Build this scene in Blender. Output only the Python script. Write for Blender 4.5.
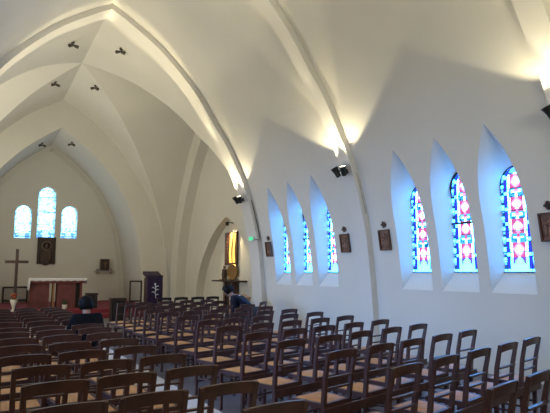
import bpy, bmesh, math, random
from mathutils import Vector, Matrix
from mathutils.geometry import delaunay_2d_cdt
random.seed(7)
SC = bpy.context.scene
for o in list(bpy.data.objects):
    bpy.data.objects.remove(o)
COL = SC.collection
EYE = 1.54          # camera height
AX = 2.58           # x of the nave axis
PI = math.pi

# ------------------------------------------------------------------ camera, world, light, exposure
cam_d = bpy.data.cameras.new('camera'); cam = bpy.data.objects.new('camera', cam_d); COL.objects.link(cam)
cam_d.sensor_width = 36.0; cam_d.lens = 536 * 36 / 550; cam_d.clip_end = 200
F, VX, VY = 536.0, -24.0, 272.5
pitch = math.atan((VY - 206.5) / F)
d = Vector((VX - 275, -(VY - 206.5), F)).normalized()
up = Vector((0, math.cos(pitch), math.sin(pitch)))
d = (d - up * d.dot(up)).normalized()
xr = d.cross(up)
if xr.x < 0: xr = -xr
Rm = Matrix((xr, d, up))                      # world = Rm @ (right, up, forward)
cr, cu, cf = Rm @ Vector((1, 0, 0)), Rm @ Vector((0, 1, 0)), Rm @ Vector((0, 0, 1))
cam.matrix_world = Matrix(((cr.x, cu.x, -cf.x, 0), (cr.y, cu.y, -cf.y, 0), (cr.z, cu.z, -cf.z, EYE), (0, 0, 0, 1)))
SC.camera = cam

wd = bpy.data.worlds.new('world'); SC.world = wd; wd.use_nodes = True
bg = wd.node_tree.nodes['Background']; bg.inputs[0].default_value = (0.55, 0.68, 1.0, 1); bg.inputs[1].default_value = 0.6
SC.view_settings.view_transform = 'Standard'; SC.view_settings.look = 'None'
SC.view_settings.gamma = 1.0; SC.view_settings.use_curve_mapping = False
SC.view_settings.exposure = 0.0

def lamp(kind, name, loc, aim, power, col, parent=None, size=None, sy=None, angle=None, blend=0.15, radius=0.03):
    l = bpy.data.lights.new(name, kind); l.energy = power; l.color = col
    o = bpy.data.objects.new(name, l); COL.objects.link(o)
    o.location = loc
    o.rotation_euler = (Vector(aim)).to_track_quat('-Z', 'Y').to_euler()
    if kind == 'AREA':
        l.shape = 'RECTANGLE'; l.size = size; l.size_y = sy or size
    if kind == 'SPOT':
        l.spot_size = angle; l.spot_blend = blend; l.shadow_soft_size = radius
    if kind == 'POINT':
        l.shadow_soft_size = radius
    if parent:
        o.parent = parent; o.matrix_parent_inverse = parent.matrix_basis.inverted()
    return o
DAY = (0.30, 0.52, 1.0)
WARM = (1.0, 0.86, 0.54)
P_WEST, P_LEFT, P_CROSS = 230, 56, 230
P_SPOT = 92
# unseen warm fill for the vault, added behind the camera, and daylight of the windows in the wall opposite the lancets
lamp('AREA', 'vault_fill', (AX, -1.1, 3.2), (0, 0.40, 1.0), P_WEST, (1.0, 0.93, 0.66), size=3.0, sy=1.6)
for yy in (6.2, 11.0):
    lamp('AREA', 'side_daylight', (AX - 3.9, yy, 2.4), (1, 0, -0.30), P_LEFT, DAY, size=3.0, sy=1.7).data.spread = math.radians(75)
# unseen fill added in the far transept to brighten the crossing vault
lamp('AREA', 'crossing_fill', (-1.2, 17.3, 1.6), (0.55, -0.05, 0.8), P_CROSS, (1.0, 0.93, 0.72), size=2.6, sy=1.6)

# ------------------------------------------------------------------ materials
def mat(name, col, rough=0.7, metal=0.0, var=0.0, scale=8.0, bump=0.0, bscale=40.0, emis=None, est=0.0, spec=None, stretch=None):
    m = bpy.data.materials.new(name); m.use_nodes = True
    nt = m.node_tree; b = nt.nodes['Principled BSDF']
    b.inputs['Base Color'].default_value = (*col, 1); b.inputs['Roughness'].default_value = rough; b.inputs['Metallic'].default_value = metal
    if spec is not None: b.inputs['Specular IOR Level'].default_value = spec
    if emis:
        b.inputs['Emission Color'].default_value = (*emis, 1); b.inputs['Emission Strength'].default_value = est
    if var or bump:
        tc = nt.nodes.new('ShaderNodeTexCoord'); mp = nt.nodes.new('ShaderNodeMapping')
        nt.links.new(tc.outputs['Object'], mp.inputs[0])
        if stretch: mp.inputs['Scale'].default_value = stretch
    if var:
        n = nt.nodes.new('ShaderNodeTexNoise'); n.inputs['Scale'].default_value = scale; n.inputs['Detail'].default_value = 4
        nt.links.new(mp.outputs[0], n.inputs['Vector'])
        r = nt.nodes.new('ShaderNodeValToRGB')
        r.color_ramp.elements[0].position = 0.3; r.color_ramp.elements[1].position = 0.7
        r.color_ramp.elements[0].color = (*[c * (1 - var) for c in col], 1); r.color_ramp.elements[1].color = (*[min(1, c * (1 + var)) for c in col], 1)
        nt.links.new(n.outputs['Fac'], r.inputs[0]); nt.links.new(r.outputs[0], b.inputs['Base Color'])
    if bump:
        n2 = nt.nodes.new('ShaderNodeTexNoise'); n2.inputs['Scale'].default_value = bscale; n2.inputs['Detail'].default_value = 3
        nt.links.new(mp.outputs[0], n2.inputs['Vector'])
        bp = nt.nodes.new('ShaderNodeBump'); bp.inputs['Strength'].default_value = bump; bp.inputs['Distance'].default_value = 0.02
        nt.links.new(n2.outputs['Fac'], bp.inputs['Height']); nt.links.new(bp.outputs[0], b.inputs['Normal'])
    return m
def glow(name, col, s):
    m = bpy.data.materials.new(name); m.use_nodes = True; nt = m.node_tree; nt.nodes.clear()
    e = nt.nodes.new('ShaderNodeEmission'); e.inputs[0].default_value = (*col, 1); e.inputs[1].default_value = s
    out = nt.nodes.new('ShaderNodeOutputMaterial'); nt.links.new(e.outputs[0], out.inputs[0]); return m

M = {}
M['plaster'] = mat('plaster', (0.74, 0.72, 0.665), 0.85, var=0.025, scale=0.9, bump=0.12, bscale=6, spec=0.2)
M['rib'] = mat('rib_plaster', (0.74, 0.72, 0.68), 0.8, var=0.02, scale=2, spec=0.2)
M['floor'] = mat('floor_stone', (0.14, 0.13, 0.145), 0.45, var=0.15, scale=3, bump=0.05)
M['runner'] = mat('runner', (0.66, 0.65, 0.67), 0.55, var=0.06, scale=5)
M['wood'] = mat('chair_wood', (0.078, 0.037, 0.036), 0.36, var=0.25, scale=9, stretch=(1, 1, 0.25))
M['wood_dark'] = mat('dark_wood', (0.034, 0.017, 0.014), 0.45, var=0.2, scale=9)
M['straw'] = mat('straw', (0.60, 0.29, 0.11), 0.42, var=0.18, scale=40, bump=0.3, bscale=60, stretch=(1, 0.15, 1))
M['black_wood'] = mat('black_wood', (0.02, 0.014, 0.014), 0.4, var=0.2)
M['redwood'] = mat('altar_wood', (0.16, 0.045, 0.045), 0.55, var=0.2, scale=6)
M['cloth_white'] = mat('white_cloth', (0.80, 0.80, 0.84), 0.8, var=0.03)
M['red_carpet'] = mat('red_carpet', (0.22, 0.03, 0.05), 0.95, var=0.15, scale=20, bump=0.2)
M['purple'] = mat('purple_cloth', (0.032, 0.012, 0.05), 0.8, var=0.15)
M['metal_black'] = mat('black_metal', (0.03, 0.032, 0.03), 0.4, metal=0.4)
M['fix_grey'] = mat('fitting_grey', (0.10, 0.085, 0.07), 0.4, metal=0.3)
M['lead'] = mat('lead', (0.02, 0.03, 0.035), 0.6)
M['iron'] = mat('window_iron', (0.015, 0.03, 0.035), 0.5, metal=0.3)
M['gold'] = mat('gold', (1.0, 0.62, 0.14), 0.3, metal=0.2, emis=(1.0, 0.68, 0.14), est=0.9)  # emission paints extra lamplight on the gilding, which is no light source
M['brass'] = mat('brass', (0.32, 0.19, 0.08), 0.35, metal=0.8)
M['tan_wood'] = mat('tan_wood', (0.42, 0.22, 0.09), 0.5, var=0.15)
M['icon_brown'] = mat('icon_brown', (0.035, 0.02, 0.017), 0.5, var=0.3, scale=12)
M['frame_dark'] = mat('robe_dark', (0.055, 0.028, 0.022), 0.5, var=0.4, scale=10)
M['icon_gold'] = mat('icon_gold', (0.11, 0.075, 0.055), 0.45, var=0.3, scale=20)
M['icon_skin'] = mat('icon_skin', (0.07, 0.045, 0.035), 0.5)
M['stationA'] = mat('relief_dark', (0.16, 0.075, 0.05), 0.5, var=0.5, scale=14)
M['stationB'] = mat('relief_light', (0.24, 0.13, 0.09), 0.5, var=0.35, scale=25)
M['frame_brown'] = mat('frame_brown', (0.10, 0.045, 0.03), 0.45)
M['skin'] = mat('skin', (0.36, 0.20, 0.14), 0.55)
M['hair_black'] = mat('hair_black', (0.005, 0.004, 0.005), 0.6, spec=0.15, var=0.3, scale=30)
M['coat_black'] = mat('coat_black', (0.007, 0.007, 0.011), 0.8, spec=0.12, var=0.3, scale=8)
M['coat_navy'] = mat('coat_navy', (0.007, 0.008, 0.020), 0.7, spec=0.2, var=0.3, scale=8)
M['trouser'] = mat('trouser', (0.02, 0.018, 0.022), 0.8)
M['shoe'] = mat('shoe', (0.01, 0.008, 0.008), 0.4)
M['white'] = mat('white_ceramic', (0.80, 0.76, 0.68), 0.4)
M['petal'] = mat('petal', (0.30, 0.07, 0.03), 0.7, var=0.4, scale=20)
M['leaf'] = mat('leaf', (0.02, 0.05, 0.02), 0.6, var=0.3)
M['pale_panel'] = mat('pale_panel', (0.42, 0.41, 0.40), 0.7, var=0.05)
M['eye'] = mat('eye', (0.02, 0.015, 0.01), 0.2)
M['lip'] = mat('lip', (0.28, 0.10, 0.08), 0.5)
M['lens'] = glow('lamp_lens', (1.0, 0.88, 0.68), 4.0)
M['exit_glow'] = glow('exit_green', (0.12, 0.95, 0.45), 0.9)
M['exit_white'] = mat('exit_white', (0.7, 0.8, 0.75), 0.4)
for k, c, s in (('g_white', (1.9, 9.0, 20.0), 1.0), ('g_pink', (1.5, 0.62, 1.6), 1.0), ('g_rose', (0.80, 0.14, 0.45), 1.0), ('g_blue', (0.05, 0.08, 1.6), 1.0),
                ('g_sky', (0.22, 1.0, 6.0), 1.0), ('g_cyan', (0.10, 0.70, 1.6), 1.0), ('g_violet', (0.26, 0.12, 1.4), 1.0), ('g_pale', (0.60, 7.0, 20.0), 1.0), ('g_teal', (0.01, 0.16, 0.5), 1.0),
                ('g_apse', (0.75, 1.7, 2.3), 1.0), ('g_apse_blue', (0.18, 0.60, 1.6), 1.0), ('g_apse_cyan', (0.45, 1.3, 1.7), 1.0), ('g_apse_white', (2.2, 3.2, 4.2), 1.0)):
    M[k] = glow(k, c, s)

# ------------------------------------------------------------------ mesh helpers
class MB:
    def __init__(s): s.v = []; s.f = []; s.mi = []
    def add(s, vs, fs, mi=0):
        n = len(s.v); s.v += [tuple(v) for v in vs]; s.f += [tuple(i + n for i in f) for f in fs]; s.mi += [mi] * len(fs); return s
    def box(s, c, sz, rot=None, mi=0):
        x, y, z = [q / 2 for q in sz]
        vs = [Vector((a, b, e)) for a in (-x, x) for b in (-y, y) for e in (-z, z)]
        if rot: vs = [rot @ v for v in vs]
        vs = [v + Vector(c) for v in vs]
        return s.add(vs, [(0, 1, 3, 2), (4, 6, 7, 5), (0, 4, 5, 1), (2, 3, 7, 6), (0, 2, 6, 4), (1, 5, 7, 3)], mi)
    def tube(s, pts, rad, n=8, mi=0, cap=True, flat=1.0, phase=0.0):
        pts = [Vector(p) for p in pts]; rad = rad if isinstance(rad, (list, tuple)) else [rad] * len(pts)
        rings = []
        ref = Vector((0, 0, 1)) if abs((pts[-1] - pts[0]).normalized().z) < 0.9 else Vector((1, 0, 0))
        for i, p in enumerate(pts):
            t = (pts[min(i + 1, len(pts) - 1)] - pts[max(i - 1, 0)]).normalized()
            a = t.cross(ref).normalized(); b = t.cross(a)
            rings.append([p + a * (rad[i] * math.cos(2 * PI * k / n + phase)) + b * (rad[i] * flat * math.sin(2 * PI * k / n + phase)) for k in range(n)])
        vs = [v for r in rings for v in r]; fs = []
        for i in range(len(rings) - 1):
            for k in range(n):
                fs.append((i * n + k, i * n + (k + 1) % n, (i + 1) * n + (k + 1) % n, (i + 1) * n + k))
        if cap: fs += [tuple(range(n))[::-1], tuple((len(rings) - 1) * n + k for k in range(n))]
        return s.add(vs, fs, mi)
    def bar(s, a, b, w, h=None, mi=0):           # square bar
        return s.tube([a, b], w * 0.7071, 4, mi, True, (h or w) / w, PI / 4)
    def lathe(s, prof, c=(0, 0, 0), n=16, mi=0, rot=None):
        vs = []; c = Vector(c)
        for r, z in prof:
            for k in range(n):
                v = Vector((r * math.cos(2 * PI * k / n), r * math.sin(2 * PI * k / n), z))
                vs.append((rot @ v if rot else v) + c)
        m = len(prof); fs = [(i * n + k, i * n + (k + 1) % n, (i + 1) * n + (k + 1) % n, (i + 1) * n + k) for i in range(m - 1) for k in range(n)]
        fs += [tuple(range(n))[::-1], tuple((m - 1) * n + k for k in range(n))]
        return s.add(vs, fs, mi)
    def strip(s, rows, mi=0, flip=False):        # rows: list of equal-length point lists
        n = len(rows[0]); vs = [p for r in rows for p in r]
        fs = [(i * n + k, i * n + k + 1, (i + 1) * n + k + 1, (i + 1) * n + k) for i in range(len(rows) - 1) for k in range(n - 1)]
        if flip: fs = [f[::-1] for f in fs]
        return s.add(vs, fs, mi)
    def blob(s, c, r, n=10, m=7, mi=0):
        r = r if isinstance(r, (tuple, list)) else (r, r, r); vs = []; c = Vector(c)
        for i in range(m + 1):
            th = PI * i / m
            for k in range(n):
                ph = 2 * PI * k / n
                vs.append(c + Vector((r[0] * math.sin(th) * math.cos(ph), r[1] * math.sin(th) * math.sin(ph), r[2] * math.cos(th))))
        fs = [(i * n + k, (i + 1) * n + k, (i + 1) * n + (k + 1) % n, i * n + (k + 1) % n) for i in range(m) for k in range(n)]
        return s.add(vs, fs, mi)
    def mesh(s, name, mats, smooth=False, merge=True):
        me = bpy.data.meshes.new(name); me.from_pydata(s.v, [], s.f)
        for m in (mats if isinstance(mats, list) else [mats]): me.materials.append(m)
        for p, i in zip(me.polygons, s.mi): p.material_index = i
        if merge:
            bm = bmesh.new(); bm.from_mesh(me); bmesh.ops.remove_doubles(bm, verts=bm.verts, dist=1e-5)
            bm.to_mesh(me); bm.free()
        me.validate()
        if smooth: me.shade_smooth()
        return me
    def build(s, name, mats, parent=None, smooth=False, auto=None, merge=True):
        me = s.mesh(name, mats, smooth, merge)
        o = bpy.data.objects.new(name, me); COL.objects.link(o)
        if auto is not None and smooth:
            me.set_sharp_from_angle(angle=auto)
        if parent: o.parent = parent
        return o

def tag(o, label=None, cat=None, group=None, kind=None):
    for k, v in (('label', label), ('category', cat), ('group', group), ('kind', kind)):
        if v: o[k] = v
    return o
def empty(name, loc=(0, 0, 0), rz=0, label=None, cat=None, group=None, kind=None):
    o = bpy.data.objects.new(name, None); COL.objects.link(o); o.location = loc; o.rotation_euler = (0, 0, rz); o.empty_display_size = 0.1
    return tag(o, label, cat, group, kind)
def copy_tree(o, parent=None):
    c = o.copy(); COL.objects.link(c); c.parent = parent
    for ch in list(o.children): copy_tree(ch, c)
    return c
def struct(o): o['kind'] = 'structure'; return o

# ------------------------------------------------------------------ the pointed-arch profile
def smooth_line(P, n):
    P = [Vector((a, b)) for a, b in P]; out = []
    Q = [2 * P[0] - P[1]] + P + [2 * P[-1] - P[-2]]
    for i in range(1, len(Q) - 2):
        for k in range(12):
            t = k / 12; p0, p1, p2, p3 = Q[i - 1:i + 3]
            out.append(0.5 * ((2 * p1) + (p2 - p0) * t + (2 * p0 - 5 * p1 + 4 * p2 - p3) * t * t + (3 * p1 - p0 - 3 * p2 + p3) * t ** 3))
    out.append(P[-1])
    L = [0]
    for a, b in zip(out, out[1:]): L.append(L[-1] + (b - a).length)
    res = []; j = 0
    for k in range(n + 1):
        q = L[-1] * k / n
        while j < len(L) - 2 and L[j + 1] < q: j += 1
        t = (q - L[j]) / max(1e-9, L[j + 1] - L[j]); res.append(out[j].lerp(out[j + 1], min(1, t)))
    return res
def offset(P, o):
    res = []
    for i, p in enumerate(P):
        t = (P[min(i + 1, len(P) - 1)] - P[max(0, i - 1)]).normalized(); n = Vector((-t.y, t.x))
        if n.x < 0: n = -n
        q = p + n * o
        if i == 0: q = Vector((0, p.y + o / max(0.3, abs(n.y))))
        if i == len(P) - 1: q.y = p.y
        res.append(q)
    return res
NP = 72
PROF = smooth_line([(0, 8.06), (0.45, 7.80), (1.27, 7.23), (2.16, 6.33), (2.80, 5.42), (3.17, 4.87), (3.61, 4.01), (3.81, 3.48), (3.97, 2.9), (4.10, 2.3), (4.18, 1.6), (4.235, 0.8), (4.26, 0.0)], NP)
WALLP = offset(PROF, 0.13)
def d_at(P, h):
    for a, b in zip(P, P[1:]):
        if b.y <= h <= a.y:
            return a.x + (b.x - a.x) * (a.y - h) / max(1e-9, a.y - b.y)
    return P[-1].x
def full(P, Y):                                   # whole arch from one foot over the apex to the other
    return [Vector((AX - p.x, Y, p.y)) for p in reversed(P)] + [Vector((AX + p.x, Y, p.y)) for p in P[1:]]

Y_RIB = [(3.80, 4.15), (8.37, 8.72), (13.04, 13.60)]
Y0, Y1 = -4.0, 13.10
HS = 4.2                                          # where wall becomes vault

# ------------------------------------------------------------------ structure: floor
fl = MB().box((2.6, 11, -0.05), (14, 31, 0.1)).build('floor', M['floor']); struct(fl)
pf = MB().box((AX, 23.1, 0.15), (6.7, 7.4, 0.30)).box((AX, 19.2, 0.075), (6.0, 0.4, 0.15)).build('floor_chancel', M['red_carpet']); struct(pf)

# ------------------------------------------------------------------ structure: nave wall with lancet niches
GX = 7.10                                         # plane of the glass
NICHE_Y = [5.27, 6.26, 7.25, 10.01, 11.04, 12.03]
def pointed(hw, h0, hs, ht, ns=7, na=16):
    c = ((ht - hs) ** 2 - hw ** 2) / (2 * hw); R = hw + c; side = []
    for k in range(ns): side.append((hw, h0 + (hs - h0) * k / ns))
    amax = math.asin((ht - hs) / R)
    for k in range(na + 1):
        a = amax * k / na; side.append((R * math.cos(a) - c, hs + R * math.sin(a)))
    side[-1] = (0, ht); return side               # lower corner up to tip
def rounded(hw, h0, hs, ns=7, na=16):
    side = [(hw, h0 + (hs - h0) * k / ns) for k in range(ns)]
    for k in range(na + 1):
        a = PI / 2 * k / na; side.append((hw * math.cos(a), hs + hw * math.sin(a)))
    return side
def loop(side): return side + [(-a, b) for a, b in reversed(side[:-1])]
def holed(umin, umax, hmin, hmax, holes, step, top_us=None):
    """triangulated rectangle with holes; returns 2d verts, tris"""
    vs = []; ed = []
    def ring(pts, closed=True):
        n = len(vs); vs.extend(Vector(p) for p in pts)
        for i in range(len(pts)): ed.append((n + i, n + (i + 1) % len(pts)))
    nu = max(2, round((umax - umin) / step)); nh = max(2, round((hmax - hmin) / step))
    us = [umin + (umax - umin) * i / nu for i in range(nu + 1)]; hs = [hmin + (hmax - hmin) * i / nh for i in range(nh + 1)]
    ring([(u, hmin) for u in us] + [(umax, h) for h in hs[1:-1]] + [(u, hmax) for u in reversed(us)] + [(umin, h) for h in reversed(hs[1:-1])])
    def inside(p, poly, m=0.0):
        r = False
        for i in range(len(poly)):
            a, b = poly[i], poly[i - 1]
            if (a[1] > p[1]) != (b[1] > p[1]) and p[0] < (b[0] - a[0]) * (p[1] - a[1]) / (b[1] - a[1]) + a[0]: r = not r
        return r
    def near(p, poly, m):
        return any((p[0] - q[0]) ** 2 + (p[1] - q[1]) ** 2 < m * m for q in poly)
    for h in holes: ring(h)
    for u in us[1:-1]:
        for h in hs[1:-1]:
            if not any(inside((u, h), q) or near((u, h), q, step * 0.45) for q in holes): vs.append(Vector((u, h)))
    V, E, Fc, *_ = delaunay_2d_cdt(vs, ed, [], 0, 1e-5)
    tris = []
    for f in Fc:
        c = sum((V[i] for i in f), Vector((0, 0))) / len(f)
        if not any(inside(c, q) for q in holes): tris.append(tuple(f))
    return V, tris

NH0, NHS, NHT, NHW = 1.23, 2.50, 3.74, 0.385
outer = loop(pointed(NHW, NH0, NHS, NHT))
def glass_side(top): return rounded(0.265, 1.545, top - 0.265)
holes = [[(y + a, b) for a, b in outer] for y in NICHE_Y]
V2, T2 = holed(Y0, Y1, 0.0, HS, holes, 0.14)
wr = MB()
wr.add([(AX + d_at(WALLP, v.y), v.x, v.y) for v in V2], T2)
for i, y in enumerate(NICHE_Y):                   # splayed reveals from the wall face to the glass
    inn = loop(glass_side(3.24 if i in (1, 4) else 3.15))
    o1 = [Vector((AX + d_at(WALLP, b), y + a, b)) for a, b in outer]; i1 = [Vector((GX, y + a, b)) for a, b in inn]
    rows = [[p.lerp(q, t) for p, q in zip(o1, i1)] for t in (0, 0.25, 0.5, 0.75, 1)]
    wr.strip(rows)
    wr.add([o1[-1], o1[0], i1[0], i1[-1]], [(0, 1, 2, 3)])
w = wr.build('wall_right', M['plaster'], smooth=True, auto=math.radians(28)); struct(w)
# opposite wall, mirrored and plain
hs_l = [HS * k / 30 for k in range(31)]
wl = MB().strip([[Vector((AX - d_at(WALLP, h), y, h)) for h in hs_l] for y in (Y0, 2, 7, Y1)]).build('wall_left', M['plaster'], smooth=True); struct(wl)
back = [Vector((p.x, Y0, p.z)) for p in full(WALLP, Y0)]
MBk = MB().add([Vector((AX, Y0, 0))] + back, [(0, i, i + 1) for i in range(1, len(back))])
struct(MBk.build('wall_back', M['plaster']))
# nave vault above the walls
up_p = [p for p in WALLP if p.y > HS] + [Vector((d_at(WALLP, HS), HS))]
for sgn, nm in ((1, 'ceiling_right'), (-1, 'ceiling_left')):
    ys = [Y0 + (Y1 - Y0) * k / 24 for k in range(25)]
    c = MB().strip([[Vector((AX + sgn * p.x, y, p.y)) for p in up_p] for y in ys]).build(nm, M['plaster'], smooth=True); struct(c)

# ribs
for n, (ya, yb) in enumerate(Y_RIB):
    inn = PROF; out = offset(PROF, 0.17 if n < 2 else 0.20)
    fa, fb = full(inn, ya), full(inn, yb); oa, ob = full(out, ya), full(out, yb)
    m = MB(); m.strip([oa, fa]); m.strip([fa, fb]); m.strip([fb, ob])
    struct(m.build('trim_%d' % (n + 1), M['rib'], smooth=True, auto=math.radians(30)))

# ------------------------------------------------------------------ structure: crossing
CY = 17.45; YF, YB = -3.85, 4.25                  # local y of the two ends
CP = offset(PROF, 0.14)
TX = 4.52                                         # half length of the transept vault
def seg(a, b, n=14): return [a + (b - a) * k / n for k in range(n + 1)]
cv = MB()
for sx in (-1, 1):
    for yend in (YF, YB):                         # nave-direction webs
        rows = []
        for p in CP:
            y1 = math.copysign(min(p.x, abs(yend)), yend)
            rows.append([Vector((AX + sx * p.x, CY + y, p.y)) for y in seg(yend, y1)])
        cv.strip(rows)
    for sy in (-1, 1):                            # transept webs
        rows = []
        for p in CP:
            rows.append([Vector((AX + sx * x, CY + sy * p.x, p.y)) for x in seg(p.x, TX)])
        cv.strip(rows)
struct(cv.build('ceiling_crossing', M['plaster'], smooth=True, auto=math.radians(24)))
# step behind the chancel arch up to the crossing vault
m = MB().strip([full(offset(PROF, -0.0), 13.60), full([Vector((p.x, p.y)) for p in CP], 13.60)])
struct(m.build('wall_chancel_arch', M['rib']))

def side_arch(X, P, cy, sx=1): 
    return [Vector((AX + sx * X, cy - p.x, p.y)) for p in reversed(P)] + [Vector((AX + sx * X, cy + p.x, p.y)) for p in P[1:]]
INP = [Vector((p.x * 0.86, p.y * 0.90)) for p in PROF]
NIP = [Vector((p.x * 0.66, p.y * 0.43)) for p in PROF]
for sx, nm in ((1, 'wall_transept_right'), (-1, 'wall_transept_left')):
    m = MB()
    m.strip([side_arch(TX, CP, CY, sx), side_arch(TX, INP, CY, sx)])
    m.strip([side_arch(TX, INP, CY, sx), side_arch(TX + 0.38, INP, CY, sx)])
    a = side_arch(TX + 0.38, INP, CY, sx); b = side_arch(TX + 0.38, NIP, 17.05, sx); c = side_arch(TX + 0.70, NIP, 17.05, sx)
    m.strip([a, b]); m.strip([b, c])
    m.add([Vector((AX + sx * (TX + 0.70), 17.05, 0))] + c, [(0, i, i + 1) for i in range(1, len(c))])
    struct(m.build(nm, M['plaster'], smooth=True, auto=math.radians(20)))

# apse: front wall with the smaller arch, barrel, end wall with three windows
APP = smooth_line([(0, 7.12), (0.62, 6.68), (1.32, 6.10), (2.05, 5.28), (2.55, 4.45), (2.92, 3.55), (3.14, 2.6), (3.27, 1.7), (3.34, 0.8), (3.37, 0)], NP)
YA, YE = CY + YB, 25.0
m = MB().strip([full(CP, YA), full(APP, YA)]); m.strip([full(APP, YA), full(APP, YE)])
APO = offset(APP, 0.04)
struct(m.build('wall_apse_front', M['plaster'], smooth=True, auto=math.radians(30)))
AW = [(1.62, 2.98, 4.40, 0.325), (2.53, 3.02, 5.24, 0.36), (3.47, 3.03, 4.46, 0.335)]
ah = [[(x + a, b) for a, b in loop(rounded(hw, h0, h1 - hw))] for x, h0, h1, hw in AW]
V3, T3 = holed(AX - 3.6, AX + 3.6, 0.0, 7.3, ah, 0.3)
m = MB().add([(v.x, YE, v.y) for v in V3], T3)
for hpoly in ah:
    m.strip([[Vector((a, YE, b)) for a, b in hpoly + hpoly[:1]], [Vector((a, YE + 0.16, b)) for a, b in hpoly + hpoly[:1]]])
struct(m.build('wall_apse', M['plaster']))
# slim raised line on the end wall, following the barrel
ia, ib = offset(APP, -0.16), offset(APP, -0.24)
m = MB().strip([full(ia, YE), full(ia, YE - 0.05)]); m.strip([full(ia, YE - 0.05), full(ib, YE - 0.05)]); m.strip([full(ib, YE - 0.05), full(ib, YE)])
struct(m.build('trim_4', M['plaster'], smooth=True, auto=math.radians(30)))

# ------------------------------------------------------------------ windows
GM = ['g_white', 'g_pink', 'g_rose', 'g_blue', 'g_sky', 'g_cyan', 'g_violet', 'g_pale', 'g_teal']
GI = {k: i for i, k in enumerate(GM)}
rg = random.Random(3)
def nave_glass_colour(u, v):
    """u in -1..1 across, v in 0..1 up: jewelled border, chain of pink diamonds down the middle"""
    r = rg.random(); au = abs(u)
    if au > 0.80:
        k = int(v * 30) % 3
        return 'g_pale' if k == 0 else ('g_teal' if k == 1 else 'g_sky')
    if au > 0.58:
        return 'g_blue' if (int(v * 34) % 5) else 'g_pale'
    if v < 0.045: return 'g_pale'
    if v < 0.14:
        q = (v - 0.045) / 0.095
        return 'g_pale' if au < (1 - q) * 0.42 + 0.06 else ('g_violet' if au < 0.45 else 'g_pale')
    if au > 0.47: return 'g_white' if r > 0.25 else 'g_pale'
    t = (v - 0.14) / 0.80
    if t > 1: return 'g_sky'
    c = (t * 3.7) % 1.0; dd = abs(c - 0.32) / 0.32 + au / 0.40
    if c < 0.64:
        if dd < 0.72: return 'g_white' if r > 0.15 else 'g_pink'
        if dd < 1.05: return 'g_pink'
        return 'g_rose' if au < 0.40 else 'g_white'
    if c < 0.80:
        return ('g_teal' if r > 0.6 else 'g_cyan') if 0.12 < au else 'g_white'
    if c < 0.92:
        return 'g_pink' if au < 0.18 else ('g_white' if au < 0.34 else 'g_cyan')
    return 'g_cyan' if 0.1 < au < 0.4 else 'g_rose'
def glass_mesh(side, nu, nv, colour, mats, X=0.0, axis='x'):
    """grid of glass pieces cut to the outline; side: (halfwidth, h) from the foot to the crown"""
    h0, h1 = side[0][1], side[-1][1]; hw = side[0][0]
    def half(h):
        for a, b in zip(side, side[1:]):
            if a[1] <= h <= b[1]: return a[0] + (b[0] - a[0]) * (h - a[1]) / max(1e-9, b[1] - a[1])
        return 0
    m = MB()
    for j in range(nv):
        ha, hb = h0 + (h1 - h0) * j / nv, h0 + (h1 - h0) * (j + 1) / nv
        wa, wb = half(ha) if j else hw, half(hb)
        for i in range(nu):
            ua, ub = -1 + 2 * i / nu, -1 + 2 * (i + 1) / nu; uc = (ua + ub) / 2
            # colour by true position except the border, which follows the outline
            wm = (wa + wb) / 2
            col = colour(uc if abs(uc) > 0.58 else uc * wm / hw, (j + 0.5) / nv)
            pts = [(ua * wa, ha), (ub * wa, ha), (ub * wb, hb), (ua * wb, hb)]
            P = [(X, a, b) if axis == 'x' else (-a, X, b) for a, b in pts]
            m.add(P, [(3, 2, 1, 0)], mats.index(col))
    return m
def came(m, pts, r): m.tube(pts, r, 6)
for i, y in enumerate(NICHE_Y):
    top = 3.24 if i in (1, 4) else 3.15
    S = glass_side(top)
    wnd = empty('window_%d' % (i + 1), (GX, y, 0)); struct(wnd)
    glass_mesh(S, 24, 72, nave_glass_colour, GM, X=0.0).build('glass', [M[k] for k in GM], wnd)
    m = MB()
    for hh in (1.545 + 0.30, 1.545 + 0.62, 1.545 + 0.93, 1.545 + 1.27):
        m.bar((-0.02, -0.262, hh), (-0.02, 0.262, hh), 0.011)
    hwi = 0.265 * 0.80
    m.tube([(-0.008, -hwi, 1.55), (-0.008, -hwi, top - 0.3)], 0.005, 5); m.tube([(-0.008, hwi, 1.55), (-0.008, hwi, top - 0.3)], 0.005, 5)
    for k in range(11):
        hh = 1.6 + k * 0.125
        for s in (-1, 1): m.tube([(-0.008, s * hwi, hh), (-0.008, s * 0.265, hh)], 0.004, 4)
    m.build('lead_bars', M['lead'], wnd)
    fr = MB(); L = loop(S)
    fr.tube([(-0.012, a, b) for a, b in L] + [(-0.012, L[0][0], L[0][1])], 0.010, 6); fr.build('frame', M['iron'], wnd)
    if i in (1, 4):                                # opening casement in the upper half
        S2 = [(a - 0.012, b) for a, b in S if b > 2.36]
        m = MB(); LL = [(-0.035, 0.253, 2.36)] + [(-0.035, a, b) for a, b in S2] + [(-0.035, -a, b) for a, b in reversed(S2[:-1])] + [(-0.035, -0.253, 2.36), (-0.035, 0.253, 2.36)]
        m.tube(LL, 0.019, 6); cs = m.build('casement', M['iron'], wnd)
        m = MB(); m.box((-0.055, 0.0, top + 0.005), (0.05, 0.06, 0.05)); m.box((-0.075, -0.02, top + 0.04), (0.03, 0.025, 0.05)); m.build('catch', M['metal_black'], cs)

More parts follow.
